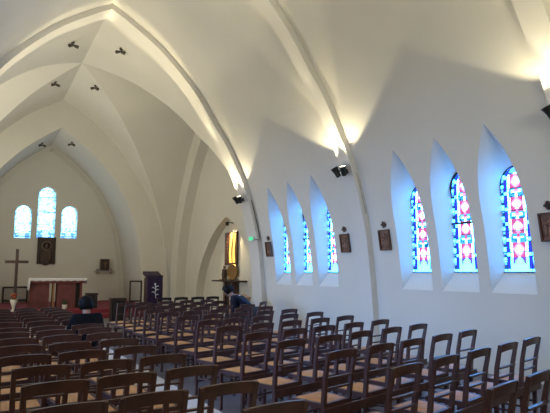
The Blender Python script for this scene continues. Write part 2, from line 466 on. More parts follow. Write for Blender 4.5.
def apse_colour(u, v):
    au = abs(u); r = rg.random()
    if au > 0.78: return 'g_apse_cyan' if r > 0.4 else ('g_apse_blue' if r > 0.25 else 'g_apse')
    if v < 0.16: return 'g_apse_blue' if (au > 0.25 and r > 0.3) else 'g_apse'
    if r > 0.90: return 'g_apse_cyan'
    return 'g_apse_white' if r > 0.45 else 'g_apse'
AMT = ['g_apse_white', 'g_apse', 'g_apse_cyan', 'g_apse_blue']
for i, (x, h0, h1, hw) in enumerate(AW):
    S = rounded(hw, h0, h1 - hw)
    wnd = empty('window_%d' % (7 + i), (x, YE + 0.14, 0)); struct(wnd)
    g = glass_mesh(S, 12, 30, apse_colour, AMT, X=0.0, axis='y').build('glass', [M[k] for k in AMT], wnd)
    m = MB(); n = 4 if i == 1 else 2
    for k in range(n): 
        hh = h0 + (h1 - h0) * ((0.26, 0.50, 0.80, 0.93)[k] if i == 1 else (0.22, 0.06)[k])
        m.bar((-hw, -0.02, hh), (hw, -0.02, hh), 0.022)
    m.build('lead_bars', M['lead'], wnd)
    fr = MB(); L = loop(S); fr.tube([(a, -0.012, b) for a, b in L] + [(L[0][0], -0.012, L[0][1])], 0.016, 6); fr.build('frame', M['iron'], wnd)

# ------------------------------------------------------------------ twin spotlights at the feet of the ribs, lit upward
def tilt_to(v): return Vector(v).normalized().to_track_quat('Z', 'Y').to_matrix()
def twin_spot(y, sx, label, power, along=0):
    h = 3.55; X = AX + sx * d_at(PROF, h)
    root = empty('twin_spotlight', (X, y, h), 0 if sx > 0 else PI, label, 'spotlight', 'twin spotlights at the rib feet')
    m = MB(); m.tube([(0.0, 0, 0), (-0.14, 0, 0)], 0.022, 8); m.bar((-0.14, -0.10, 0.0), (-0.14, 0.10, 0.0), 0.03); m.box((0.0, 0, 0), (0.03, 0.10, 0.10)); m.build('bracket', M['metal_black'], root)
    for s, aim in ((1, Vector((-0.40, 0.24, 0.86))), (-1, Vector((-0.40, -0.26, 0.86)))):
        R = tilt_to(aim); c = Vector((-0.17, s * 0.12, 0.0))
        m = MB(); m.lathe([(0.030, -0.13), (0.050, -0.12), (0.055, -0.02), (0.075, 0.06), (0.085, 0.075), (0.078, 0.078), (0.070, 0.055)], c, 14, 0, R)
        hd = m.build('lamp_head', M['metal_black'], root, True, math.radians(35))
        m = MB(); m.lathe([(0.071, 0.0), (0.04, 0.008), (0.005, 0.01)], c + R @ Vector((0, 0, 0.062)), 14, 0, R); m.build('lens', M['lens'], hd)
        rot = Matrix.Rotation(root.rotation_euler.z, 3, 'Z'); wa = rot @ aim; wp = Vector(root.location) + rot @ (c + aim.normalized() * 0.10)
        lamp('SPOT', 'spot_beam', wp, wa, power, WARM, size=None, angle=math.radians(86), blend=0.24, radius=0.05).parent = None
    if along:                                      # extra narrow beam added to brighten the rib soffit; no head carries it
        p = Vector((X - sx * 0.17, y + 0.03, h + 0.10)); q = Vector((AX + sx * 1.35, y + 0.03, 7.25))
        lamp('SPOT', 'rib_beam', p, q - p, along, WARM, angle=math.radians(20), blend=0.6, radius=0.05)
    return root
LBL = [('black twin spotlight at the frame edge beside the third lancet of the front window group', None), ('black twin spotlight on the rib between the two lancet window groups', None), ('black twin spotlight on the chancel arch beside the farther lancet group', None)]
for i, (y, pw) in enumerate(((3.93, P_SPOT * 0.6), (8.545, P_SPOT), (13.32, P_SPOT))):
    twin_spot(y, 1, LBL[i][0], pw, (0, 380, 1100)[i])
for i, (y, pw) in enumerate(((3.93, P_SPOT * 0.6), (8.545, P_SPOT), (13.32, P_SPOT))):
    twin_spot(y, -1, ('black twin spotlight opposite the front lancet group', 'black twin spotlight opposite the lancets at the middle rib', 'black twin spotlight on the far foot of the chancel arch')[i], pw, (0, 380, 1100)[i])

# small fittings on the crossing vault and the apse barrel
def vault_fix(P, x, y, label):
    dx = x - AX
    for a, b in zip(P, P[1:]):
        if a.x <= abs(dx) <= b.x:
            z = a.y + (b.y - a.y) * (abs(dx) - a.x) / max(1e-9, b.x - a.x); break
    root = empty('ceiling_spotlight', (x, y, z), 0, label, 'spotlight', 'small spotlights under the vault')
    s = 1 if dx > 0 else -1
    MB().lathe([(0.06, -0.02), (0.06, 0.02)], (0, 0, 0), 12).bar((0, 0, 0.0), (-0.03 * s, 0, -0.08), 0.025).bar((-0.03 * s - 0.09, 0, -0.08), (-0.03 * s + 0.09, 0, -0.08), 0.025).build('bracket', M['fix_grey'], root)
    for k in (-1, 1):
        R = tilt_to((0.8 * k, -0.35, -0.35)); m = MB()
        m.lathe([(0.022, -0.07), (0.040, -0.055), (0.05, 0.05), (0.042, 0.05), (0.035, 0.03)], (-0.03 * s + 0.075 * k, 0, -0.10), 10, 0, R)
        m.build('lamp_head', M['fix_grey'], root, True, math.radians(35))
vault_fix(CP, AX + 0.66, 14.85, 'small dark ceiling spotlight near the chancel arch, lancet side of the ridge')
vault_fix(CP, AX - 0.62, 15.1, 'small dark ceiling spotlight near the chancel arch, far side of the ridge')
vault_fix(CP, AX + 0.62, 18.4, 'small dark ceiling spotlight deeper in the crossing, lancet side of the ridge')
vault_fix(CP, AX - 0.66, 18.6, 'small dark ceiling spotlight deeper in the crossing, far side of the ridge')
vault_fix(APP, AX + 0.52, 22.5, 'dark spotlight under the apse arch above the lower side window')
vault_fix(APP, AX - 0.58, 23.0, 'dark spotlight under the apse arch above the side window over the cross')

# ------------------------------------------------------------------ stations of the cross, exit light, cable
def wall_x(h, off=0.0): return AX + d_at(WALLP, h) + off
def wall_tilt(h): 
    return math.atan2(d_at(WALLP, h - 0.2) - d_at(WALLP, h + 0.2), 0.4)
def station(y, h, label, dlabel, big=1.0):
    th = wall_tilt(h)
    root = empty('station_of_the_cross', (wall_x(h) - 0.02, y, h), 0, label, 'picture', 'stations of the cross'); root.rotation_euler = (0, -th, 0)
    W, H = 0.27 * big, 0.37 * big
    m = MB(); m.box((-0.015, 0, H / 2), (0.05, W, 0.025)).box((-0.015, 0, -H / 2), (0.05, W, 0.025)).box((-0.015, W / 2, 0), (0.05, 0.025, H + 0.025)).box((-0.015, -W / 2, 0), (0.05, 0.025, H + 0.025))
    m.build('frame', M['frame_brown'], root)
    MB().box((-0.002, 0, 0), (0.02, W - 0.02, H - 0.02)).build('panel', M['stationA'], root)
    r = random.Random(int(y * 100)); m = MB()
    for k in range(3):                             # standing figures of the relief
        yy = -0.07 + 0.07 * k; hh = r.uniform(0.12, 0.2)
        m.blob((-0.018, yy, -0.14 + hh / 2), (0.014, 0.032, hh / 2)); m.blob((-0.022, yy + r.uniform(-.01, .01), -0.14 + hh + 0.015), (0.012, 0.017, 0.02))
    m.bar((-0.02, -0.10, 0.10), (-0.02, 0.08, 0.02), 0.018); m.bar((-0.02, -0.03, 0.13), (-0.02, 0.03, 0.0), 0.018)
    m.build('relief', M['stationB'], root, True)
    hd = h + 0.29
    dd = empty('wooden_cross_disc', (wall_x(hd) - 0.015, y - 0.02, hd), 0, dlabel, 'disc', 'discs above the stations')
    dd.rotation_euler = (0, -wall_tilt(hd), 0)
    R = tilt_to((-1, 0, 0)); MB().lathe([(0.055, -0.012), (0.058, 0.012), (0.045, 0.02)], (0, 0, 0), 14, 0, R).build('disc', M['frame_brown'], dd)
    m = MB(); m.box((-0.022, 0, 0), (0.012, 0.125, 0.03)).box((-0.022, 0, 0), (0.012, 0.03, 0.125)); m.build('cross', M['icon_brown'], dd)
station(12.62, 2.16, 'narrow carved relief picture between the chancel arch and the farther lancets', 'small dark disc above the relief beside the chancel arch')
station(9.22, 2.16, 'carved relief picture between the farther lancets and the middle rib', 'small dark disc above the relief beside the farther lancets')
station(7.95, 2.16, 'carved relief picture between the middle rib and the front lancets', 'small dark disc above the relief beyond the front lancets')
station(4.55, 2.16, 'dark carved relief picture cut by the frame edge beside the last lancet', 'small dark disc above the relief cut by the frame edge')

ex = empty('exit_light', (AX + d_at(PROF, 2.45) - 0.0, 13.35, 2.47), 0, 'small green-lit emergency light on the chancel arch pier', 'light')
MB().box((-0.02, -0.05, 0), (0.06, 0.30, 0.12)).build('housing', M['exit_white'], ex)
MB().box((-0.055, -0.05, 0), (0.012, 0.24, 0.085)).build('lit_panel', M['exit_glow'], ex)
m = MB(); pts = []
for k in range(16):
    h = 3.50 - k * 0.072; pts.append((AX + d_at(PROF, h) + 0.09, 13.04 - 0.012, h))
pts += [(AX + d_at(PROF, 2.42) + 0.02, 13.02, 2.42), (AX + d_at(PROF, 2.44) - 0.012, 13.03, 2.44), (AX + d_at(PROF, 2.44) - 0.012, 13.145, 2.445)]
m.tube(pts, 0.010, 6); tag(m.build('power_cable', M['metal_black']), 'thin black power cable running down the chancel arch to the green light', 'cable')
m = MB(); m.tube([(AX + d_at(PROF, h) + 0.09, 8.37 - 0.008, h) for h in [3.50 - 0.1 * k for k in range(9)]], 0.007, 6)
tag(m.build('power_cable', M['pale_panel']), 'thin pale cable running down the middle rib below its spotlight', 'cable')

# ------------------------------------------------------------------ altar, cross, apse furniture
P0 = 0.30                                          # chancel floor
alt = empty('altar', (2.56, 20.6, P0), 0, 'dark red altar table with a white cloth below the apse windows', 'altar')
MB().box((0, 0, 0.95), (1.74, 0.80, 0.16)).build('table_top', M['redwood'], alt)
m = MB()
for k in range(32): m.lathe([(0.022, 0), (0.03, 0.02), (0.022, 0.05)], (-0.84 + 0.054 * k, -0.405, 0.87), 6)
m.build('moulding', M['redwood'], alt)
for x in (-0.60, 0.28): MB().box((x, 0, 0.44), (0.62 if x < 0 else 0.60, 0.52, 0.88)).build('pedestal', M['redwood'], alt)
MB().box((-0.14, 0.0, 0.44), (0.06, 0.3, 0.88)).build('post', M['tan_wood'], alt)
MB().box((0.64, 0.08, 0.44), (0.26, 0.40, 0.88)).build('recess_panel', M['black_wood'], alt)
MB().box((0.77, 0.0, 0.44), (0.07, 0.52, 0.88)).build('pedestal', M['redwood'], alt)
ac = MB()
N = 24; rows = []
for s, zf in ((-0.43, 0.895), (-0.425, 0.985), (0.425, 0.985), (0.43, 0.88)):
    rows.append([Vector((-0.91 + 1.82 * k / N, s + (0.012 * math.sin(k * 1.7) if zf < 0.95 else 0), zf + (0.012 * math.sin(k * 2.1) if zf < 0.95 else 0))) for k in range(N + 1)])
ac.strip(rows)
for s in (-1, 1):
    ac.strip([[Vector((s * 0.91, -0.425 + 0.85 * k / 8, 0.985)) for k in range(9)], [Vector((s * (0.94 + 0.015 * math.sin(k * 2)), -0.42 + 0.84 * k / 8, 0.58 if s < 0 else 0.80)) for k in range(9)]])
o = ac.build('altar_cloth', M['cloth_white'], None, True, math.radians(40)); o.location = (2.56, 20.6, P0 + 0.05)
sm = o.modifiers.new('thick', 'SOLIDIFY'); sm.thickness = 0.008; sm.offset = 1
tag(o, 'white cloth hanging over the edges of the altar table', 'tablecloth')

crs = empty('standing_cross', (1.16, 19.7, P0), 0, 'tall plain dark wooden cross standing beside the altar', 'cross')
MB().box((0, 0, 1.02), (0.09, 0.09, 1.98)).build('upright', M['wood_dark'], crs)
MB().box((0, -0.0, 1.59), (0.70, 0.075, 0.09)).build('crossbar', M['wood_dark'], crs)
MB().box((0, 0, 0.02), (0.45, 0.45, 0.04)).build('base', M['wood_dark'], crs)

def flower_vase(name, loc, s, label, cat, pm, fm, tall):
    root = empty(name, loc, 0, label, cat)
    MB().lathe([(0.075 * s, 0), (0.08 * s, 0.02 * s), (0.035 * s, 0.08 * s), (0.05 * s, 0.16 * s), (0.10 * s, 0.30 * s), (0.115 * s, 0.38 * s), (0.10 * s, 0.38 * s), (0.085 * s, 0.30 * s)] if tall else
               [(0.08 * s, 0), (0.09 * s, 0.02 * s), (0.11 * s, 0.18 * s), (0.095 * s, 0.18 * s)], (0, 0, 0), 16).build('vase' if tall else 'pot', M['white'], root, True, math.radians(40))
    r = random.Random(len(label)); top = 0.36 * s if tall else 0.16 * s; m = MB(); st = MB()
    for k in range(16):
        a = r.uniform(0, 2 * PI); q = r.uniform(0.02, 0.10) * s; z = top + r.uniform(0.05, 0.20) * s
        p = Vector((q * math.cos(a), q * math.sin(a), z)); m.blob(p, (0.04 * s, 0.04 * s, 0.03 * s), 7, 5)
        st.tube([(0.3 * p.x, 0.3 * p.y, top - 0.05 * s), p], 0.006, 5)
    st.build('stems', M['leaf'], root); m.build('flowers' if tall else 'leaves', M[fm], root, True)
flower_vase('flower_vase', (1.11, 19.25, P0), 1.0, 'white footed vase of dark red flowers in front of the cross', 'vase', 'white', 'petal', True)
flower_vase('potted_plant', (2.72, 19.75, P0), 0.85, 'small white pot of dark leaves standing before the altar', 'plant', 'white', 'leaf', False)

# icon under the middle window
ic = empty('icon_painting', (2.59, YE - 0.03, 2.47), 0, 'dark painted icon of a haloed figure hanging under the middle apse window', 'painting')
m = MB(); m.box((0, 0, 0.55), (0.72, 0.05, 0.05)).box((0, 0, -0.55), (0.72, 0.05, 0.05)).box((0.34, 0, 0), (0.05, 0.05, 1.12)).box((-0.34, 0, 0), (0.05, 0.05, 1.12)); m.build('frame', M['icon_brown'], ic)
MB().box((0, 0.008, 0), (0.66, 0.03, 1.08)).build('canvas', M['icon_brown'], ic)
R = tilt_to((0, -1, 0))
m = MB(); m.lathe([(0.215, 0.0), (0.215, 0.008), (0.14, 0.008), (0.14, 0.0)], (0.0, -0.008, 0.22), 24, 0, R); m.build('halo', M['icon_gold'], ic)
m = MB(); m.blob((0, -0.012, 0.21), (0.085, 0.012, 0.12)); m.blob((0.14, -0.012, -0.22), (0.06, 0.01, 0.16)); m.blob((0.14, -0.014, -0.05), (0.045, 0.01, 0.055)); m.build('face', M['icon_skin'], ic, True)
m = MB(); m.blob((-0.02, -0.010, -0.30), (0.26, 0.012, 0.34)); m.build('robe', M['frame_dark'], ic, True)

# wall shelf with little tabernacle and two candle lamps
sh = empty('wall_shelf', (5.02, YE - 0.01, 1.60), 0, 'narrow pale wall shelf under the small dark tabernacle in the apse', 'shelf')
MB().box((0, -0.12, 0), (0.84, 0.24, 0.04)).build('board', M['pale_panel'], sh)
for x in (-0.3, 0.3): MB().box((x, -0.08, -0.07), (0.04, 0.14, 0.11)).build('bracket', M['tan_wood'], sh)
tb = empty('wall_tabernacle', (5.03, YE - 0.13, 1.62), 0, 'small dark tabernacle box standing on the apse wall shelf', 'tabernacle')
MB().box((0, 0, 0.26), (0.38, 0.20, 0.52)).build('box_body', M['frame_brown'], tb)
dr = MB().box((0, -0.105, 0.26), (0.31, 0.02, 0.44)).build('door', M['icon_brown'], tb)
MB().box((0, -0.12, 0.26), (0.03, 0.012, 0.30)).box((0, -0.12, 0.33), (0.18, 0.012, 0.03)).build('cross', M['brass'], dr)
for x, lb in ((4.72, 'small brass candle lamp on the shelf, window side of the tabernacle'), (5.34, 'small brass candle lamp on the shelf, lectern side of the tabernacle')):
    r_ = empty('candle_lamp', (x, YE - 0.13, 1.62), 0, lb, 'candle', 'candle lamps on the wall shelf')
    MB().lathe([(0.05, 0), (0.055, 0.015), (0.02, 0.03), (0.035, 0.06), (0.05, 0.08), (0.0, 0.085)], (0, 0, 0), 12).build('holder', M['brass'], r_, True, math.radians(40))
    MB().lathe([(0.022, 0.08), (0.022, 0.17), (0.004, 0.175)], (0, 0, 0), 10).build('candle', M['white'], r_)
# dark framed panel against the apse wall behind the cross
fp = empty('framed_screen', (1.47, YE - 0.10, P0), 0, 'low dark-framed pale screen against the apse wall behind the cross', 'screen')
for x in (-0.45, 0.45): MB().box((x, 0, 0.33), (0.07, 0.07, 0.66)).build('post', M['black_wood'], fp)
for z in (0.63, 0.10): MB().box((0, 0, z), (0.90, 0.06, 0.07)).build('rail', M['black_wood'], fp)
MB().box((0, 0.0, 0.36), (0.84, 0.03, 0.50)).build('panel', M['pale_panel'], fp)

# lectern with purple cloth, framed stand, chests
lc = empty('lectern', (4.66, 16.0, 0), 0, 'tall lectern draped in dark purple cloth with a pale emblem', 'lectern')
MB().box((0, 0.05, 0.70), (0.40, 0.34, 1.36)).box((0, 0.05, 0.03), (0.5, 0.44, 0.06)).build('body', M['wood_dark'], lc)
Rx = Matrix.Rotation(math.radians(18), 3, 'X')
MB().box((0, 0.02, 1.46), (0.50, 0.46, 0.05), Rx).box((0, -0.20, 1.43), (0.5, 0.03, 0.06)).build('book_rest', M['wood_dark'], lc)
NN = 12; rows = []
for yy, zz in ((0.25, 1.565), (-0.215, 1.41), (-0.235, 1.20), (-0.225, 0.8), (-0.235, 0.42)):
    rows.append([Vector((-0.235 + 0.47 * k / NN, yy - (0.012 * math.sin(k * 1.3) if zz < 1.3 else 0), zz)) for k in range(NN + 1)])
cl = MB().strip(rows).build('cloth', M['purple'], lc, True, math.radians(50)); s_ = cl.modifiers.new('thick', 'SOLIDIFY'); s_.thickness = 0.012
em = MB()                                           # branching pale emblem sewn on the cloth
em.tube([(0.03, -0.262, 0.78), (0.01, -0.262, 0.95), (0.02, -0.262, 1.10), (0.0, -0.262, 1.20)], 0.014, 6)
for z, s in ((0.86, 1), (0.93, -1), (1.0, 1), (1.06, -1), (1.1, 1)):
    em.tube([(0.01, -0.262, z), (0.01 + 0.07 * s, -0.262, z + 0.05), (0.01 + 0.10 * s, -0.262, z + 0.03)], 0.014, 6)
em.blob((0.0, -0.262, 1.2), (0.03, 0.01, 0.035))
em.build('emblem', M['cloth_white'], cl, True)
fs = empty('framed_stand', (4.18, 16.1, 0), 0, 'open dark wooden frame stand beside the purple lectern', 'stand')
for x in (-0.165, 0.165): MB().box((x, 0, 0.66), (0.04, 0.04, 1.28)).box((x, 0, 0.02), (0.05, 0.36, 0.04)).build('post', M['wood_dark'], fs)
for z in (1.28, 0.70): MB().box((0, 0, z), (0.33, 0.04, 0.045)).build('rail', M['wood_dark'], fs)
def chest(loc, sz, label, name='wooden_chest'):
    r_ = empty(name, loc, 0, label, 'chest'); w, dp, h = sz
    MB().box((0, 0, h * 0.47), (w, dp, h * 0.86)).box((-w / 2 + .04, 0, 0.02), (0.06, dp, 0.04)).box((w / 2 - .04, 0, 0.02), (0.06, dp, 0.04)).build('body', M['black_wood'], r_)
    MB().box((0, 0, h * 0.95), (w + 0.04, dp + 0.04, h * 0.1)).build('lid', M['wood_dark'], r_)
chest((3.78, 16.6, 0), (0.40, 0.36, 0.78), 'dark wooden chest behind the frame stand near the lectern')
chest((3.62, 19.9, P0), (0.34, 0.35, 0.52), 'small brown wooden chest beyond the seated person in black')

# ------------------------------------------------------------------ gilded niche of the side chapel
NX = AX + TX + 0.70
tp = empty('gilded_hanging', (NX - 0.05, 17.12, 1.82), 0, 'tall dark wall panel with two lamplit gold bands in the chapel niche', 'panel')
MB().box((0, 0.02, 0.55), (0.07, 0.98, 1.14)).build('backboard', M['frame_brown'], tp)
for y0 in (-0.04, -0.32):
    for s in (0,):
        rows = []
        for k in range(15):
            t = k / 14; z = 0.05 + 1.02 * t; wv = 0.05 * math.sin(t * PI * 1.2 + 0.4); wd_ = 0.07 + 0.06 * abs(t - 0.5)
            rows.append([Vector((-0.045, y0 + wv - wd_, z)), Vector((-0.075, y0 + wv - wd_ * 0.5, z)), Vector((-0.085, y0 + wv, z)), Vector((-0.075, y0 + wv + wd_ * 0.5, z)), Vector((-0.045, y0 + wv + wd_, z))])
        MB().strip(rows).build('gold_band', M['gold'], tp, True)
m = MB()
for k in range(9): m.box((-0.045, 0.34, 0.08 + 0.117 * k), (0.03, 0.2, 0.08))
m.build('carving', M['stationA'], tp)
sf = empty('chapel_shelf', (NX - 0.02, 17.0, 1.25), 0, 'dark stone shelf below the gilded panel in the chapel niche', 'shelf')
MB().box((-0.18, 0, 0), (0.40, 2.1, 0.05)).build('board', M['wood_dark'], sf)
for y in (-0.35, 0.25): MB().box((-0.13, y, -0.42), (0.22, 0.14, 0.80)).build('support', M['frame_brown'], sf)
MB().box((-0.10, -0.05, -0.62), (0.20, 0.5, 1.26)).build('plinth', M['wood_dark'], sf)
gd = empty('gilded_disc', (NX - 0.15, 16.82, 1.275), 0, 'round brass disc standing on the chapel shelf under the gold bands', 'disc')
R = tilt_to((-1, -0.3, 0))
m = MB(); m.lathe([(0.26, -0.015), (0.275, 0.0), (0.26, 0.02), (0.225, 0.02), (0.22, 0.008)], (0, 0, 0.275), 28, 0, R); m.build('rim', M['brass'], gd, True, math.radians(35))
MB().lathe([(0.222, -0.005), (0.222, 0.009)], (0, 0, 0.275), 28, 0, R).build('face', M['brass'], gd)
MB().box((0, 0, 0.012), (0.14, 0.16, 0.024)).build('foot', M['wood_dark'], gd)
st = empty('statuette', (NX - 0.18, 17.42, 1.275), 0, 'small dark statuette on the chapel shelf beside the brass disc', 'statue')
MB().lathe([(0.10, 0), (0.11, 0.03), (0.085, 0.05), (0.10, 0.2), (0.085, 0.32), (0.09, 0.36), (0.04, 0.41)], (0, 0, 0), 14).build('robe', M['icon_brown'], st, True, math.radians(40))
MB().blob((0, 0, 0.455), (0.05, 0.05, 0.06)).build('head', M['frame_brown'], st, True)
for y, l in ((17.75, 'short pale candle at the altar end of the chapel shelf'), (16.25, 'short pale candle at the nave end of the chapel shelf')):
    r_ = empty('candle', (NX - 0.2, y, 1.275), 0, l, 'candle', 'candles on the chapel shelf')
    MB().lathe([(0.045, 0), (0.045, 0.012), (0.02, 0.02), (0.02, 0.05)], (0, 0, 0), 12).build('holder', M['brass'], r_)
    MB().lathe([(0.018, 0.045), (0.018, 0.13), (0.004, 0.135)], (0, 0, 0), 10).build('stick', M['white'], r_)
nl = empty('niche_downlight', (NX - 0.28, 17.0, 3.20), 0, 'small lamp under the point of the chapel niche', 'lamp')
MB().lathe([(0.05, 0.08), (0.06, 0.06), (0.06, -0.05), (0.045, -0.05)], (0, 0, 0), 12).bar((0, 0, 0.06), (0.28, 0, 0.06), 0.03).build('body', M['metal_black'], nl)
lamp('SPOT', 'niche_beam', (NX - 0.30, 17.0, 3.13), (0.22, -0.05, -0.9), 110, (1.0, 0.80, 0.42), angle=math.radians(105), blend=0.5, radius=0.03)
pd_ = empty('prayer_desk', (6.02, 12.75, 0), math.radians(10), 'light tan wooden prayer desk standing by the chancel arch pier', 'desk')
for x in (-0.2, 0.2): MB().box((x, 0, 0.45), (0.035, 0.32, 0.90)).build('side_panel', M['tan_wood'], pd_)
MB().box((0, -0.14, 0.46), (0.40, 0.02, 0.86)).build('back_panel', M['tan_wood'], pd_)
MB().box((0, 0.0, 0.93), (0.48, 0.36, 0.03), Matrix.Rotation(math.radians(12), 3, 'X')).build('top', M['tan_wood'], pd_)

# ------------------------------------------------------------------ aisle runner
rn = MB().box((2.045, 4.6, 0.006), (0.82, 16.5, 0.012)).build('aisle_runner', M['runner'])
tag(rn, 'pale grey runner along the central aisle between the chair blocks', 'carpet')

# ------------------------------------------------------------------ chairs
def make_chair(name, slats, wood='wood', seed=0):
    """straw-seated church chair facing +y, origin on the floor under the seat"""
    W = M[wood]; root = empty(name)
    r = random.Random(seed)
    hw = 0.170
    for s in (-1, 1):
        m = MB(); m.tube([(s * (hw - .015), -0.17, 0), (s * hw, -0.175, 0.45), (s * (hw + .006), -0.20, 0.66), (s * (hw + .012), -0.245, 0.868)], [0.022, 0.026, 0.024, 0.021], 4, 0, True, 1.0, PI / 4)
        m.build('back_post', W, root)
        m = MB(); m.tube([(s * 0.18, 0.175, 0), (s * 0.19, 0.17, 0.44)], [0.019, 0.024], 4, 0, True, 1.0, PI / 4); m.build('leg', W, root)
    m = MB(); m.box((0, 0.17, 0.425), (0.36, 0.035, 0.04)).box((0, -0.175, 0.42), (0.32, 0.035, 0.05))
    for s in (-1, 1): m.bar((s * 0.186, 0.17, 0.425), (s * hw, -0.17, 0.425), 0.034, 0.04)
    m.build('seat_frame', W, root)
    m = MB()                                        # woven straw, four wedges meeting in the middle, slightly cushioned
    a = [Vector((-0.195, 0.185, 0.435)), Vector((0.195, 0.185, 0.435)), Vector((0.168, -0.16, 0.435)), Vector((-0.168, -0.16, 0.435))]
    for k in range(4):
        p, q = a[k], a[(k + 1) % 4]; c = Vector((0, 0.01, 0.452)); rows = []
        for j in range(5):
            t = j / 4; z = 0.018 * math.sin(PI * min(1, t * 1.4) / 1.4) * 1.1
            rows.append([p.lerp(c, t) + Vector((0, 0, z)), p.lerp(q, .5).lerp(c, t) + Vector((0, 0, z)), q.lerp(c, t) + Vector((0, 0, z))])
        m.strip(rows, 0, True)
    lo = [v - Vector((0, 0, 0.03)) for v in a]
    m.add(a + lo, [(i, (i + 1) % 4, 4 + (i + 1) % 4, 4 + i) for i in range(4)] + [(4, 5, 6, 7)])
    m.build('seat', M['straw'], root, True, math.radians(35))
    m = MB(); n = 10; ring = []                     # crest rail: bowed back, arched top edge, hollowed lower edge
    for k in range(n + 1):
        t = -1 + 2 * k / n; x = t * (hw + 0.020); yb = -0.232 - 0.022 * (1 - t * t); zt = 0.868 + 0.014 * (1 - t * t); zb = 0.790 + 0.022 * (1 - t * t)
        ring.append([Vector((x, yb - 0.012 - 0.006, zt)), Vector((x, yb + 0.012 - 0.006, zt)), Vector((x, yb + 0.012 + 0.008, zb)), Vector((x, yb - 0.012 + 0.008, zb))])
    vs = [v for q in ring for v in q]; fs = []
    for i in range(n):
        for k in range(4): fs.append((i * 4 + k, i * 4 + (k + 1) % 4, (i + 1) * 4 + (k + 1) % 4, (i + 1) * 4 + k))
    fs += [(0, 1, 2, 3), tuple(n * 4 + k for k in (3, 2, 1, 0))]
    m.add(vs, fs); m.build('crest_rail', W, root, True, math.radians(40))
    for z in slats:
        m = MB(); y = -0.178 - 0.05 * max(0, (z - 0.5)) / 0.2
        pts = [(-hw, y, z), (-hw * .4, y - 0.012, z + .003), (hw * .4, y - 0.012, z + .003), (hw, y, z)]
        m.tube(pts, 0.020, 4, 0, True, 0.55, PI / 4)
        m.build('slat', W, root)
    for pts in (((-.182, .172, .17), (.182, .172, .17)), ((-.186, .172, .29), (.186, .172, .29)), ((-.182, .17, .21), (-.162, -.17, .21)), ((.182, .17, .21), (.162, -.17, .21)), ((-.162, -.172, .15), (.162, -.172, .15))):
        m = MB(); m.tube(pts, 0.011, 6); m.build('stretcher', W, root)
    return root
protoA = make_chair('church_chair', (0.655, 0.565), 'wood', 1)
protoB = make_chair('church_chair', (0.635,), 'wood', 2)
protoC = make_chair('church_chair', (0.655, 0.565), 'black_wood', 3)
used = set(); CT = []
def place(back_x, back_y, ang, label, group, proto=None):
    p = proto or (protoA if random.random() < 0.55 else protoB)
    if p.name not in used: used.add(p.name); o = p
    else: o = copy_tree(p)
    f = Vector((-math.sin(ang), math.cos(ang)))
    o.location = (back_x + f.x * 0.235, back_y + f.y * 0.235, 0); o.rotation_euler = (0, 0, ang)
    tag(o, label, 'chair', group); CT.append((o, back_x, back_y)); return o
ORD = ['first', 'second', 'third', 'fourth', 'fifth', 'sixth', 'seventh', 'eighth', 'ninth', 'tenth', 'eleventh', 'twelfth', 'thirteenth', 'fourteenth', 'fifteenth', 'sixteenth']
WALLC = ['next to the lancet wall', 'second from the lancet wall', 'third from the lancet wall', 'fourth from the lancet wall', 'fifth from the lancet wall, by the aisle']
R_ROWS = [3.66, 4.48, 5.31, 6.05, 6.87, 7.75, 8.6, 9.5, 10.3, 11.1, 11.85, 12.6]
R_COLS = [5.05, 4.47, 3.90, 3.36, 2.80]
ANG_R = math.radians(15.0)
battens = []
def batten(pa, pb, label):
    a, b = Vector((pa[0], pa[1])), Vector((pb[0], pb[1])); dr_ = (b - a).normalized(); nrm = Vector((-math.sin(ANG_R), math.cos(ANG_R)))
    o_ = -0.027
    a2 = a + nrm * (0.235 - 0.175 + o_ - 0.014) - dr_ * 0.21; b2 = b + nrm * (0.235 - 0.175 + o_ - 0.014) + dr_ * 0.21
    m = MB(); c = (a2 + b2) / 2; L = (b2 - a2).length
    m.box((0, 0, 0), (L, 0.022, 0.075)); ob = m.build('row_batten', M['wood']); ob.location = (c.x, c.y, 0.375); ob.rotation_euler = (0, 0, math.atan2(dr_.y, dr_.x))
    tag(ob, label, 'batten', 'battens linking the chair rows')
# last row by the camera, only its aisle end is in the frame
n0 = [(3.36, 2.40), (2.83, 2.265)]
for k, (x, y) in enumerate(n0):
    place(x, y, ANG_R, ('straw-seated chair cut by the frame corner, second from the aisle in the hindmost wall row', 'straw-seated chair at the aisle end of the hindmost wall row')[k], 'chairs of the block beside the lancets', protoA)
batten(n0[1], n0[0], 'brown board linking the hindmost row of chairs in the wall block')
for i, y5 in enumerate(R_ROWS):
    pts = []
    for j, x in enumerate(R_COLS):
        if i == 9 and j == 0:                       # chair pulled out of its row, taken by the person in navy
            a_ = math.radians(42); place(5.60 + 0.235 * math.sin(a_) + 0.04, 11.26 - 0.235 * math.cos(a_) - 0.05, a_, 'straw-seated chair pulled out of its row under the person in navy', 'chairs of the block beside the lancets', protoA)
        xx = x + (0.0 if i < 5 or j < 4 else 0.10) + random.uniform(-.02, .02)
        y = y5 - 0.268 * (5.05 - xx)
        pts.append((xx, y))
        if i == 9 and j == 0: continue
        place(xx, y, ANG_R, 'straw-seated wooden chair, %s, %s row from the back' % (WALLC[j], ORD[i + 1]), 'chairs of the block beside the lancets')
    batten(pts[-1], pts[1] if i == 9 else pts[0], 'brown board linking the chairs of the %s row from the back, wall block' % ORD[i + 1])
# dark chairs beyond the block, towards the side chapel
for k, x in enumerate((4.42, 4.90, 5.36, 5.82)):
    place(x, 14.05 + (0.05 if k % 2 else 0), math.radians(8), 'black-looking chair past the chancel arch, %s from the lectern' % ORD[k], 'dark chairs before the side chapel', protoC)
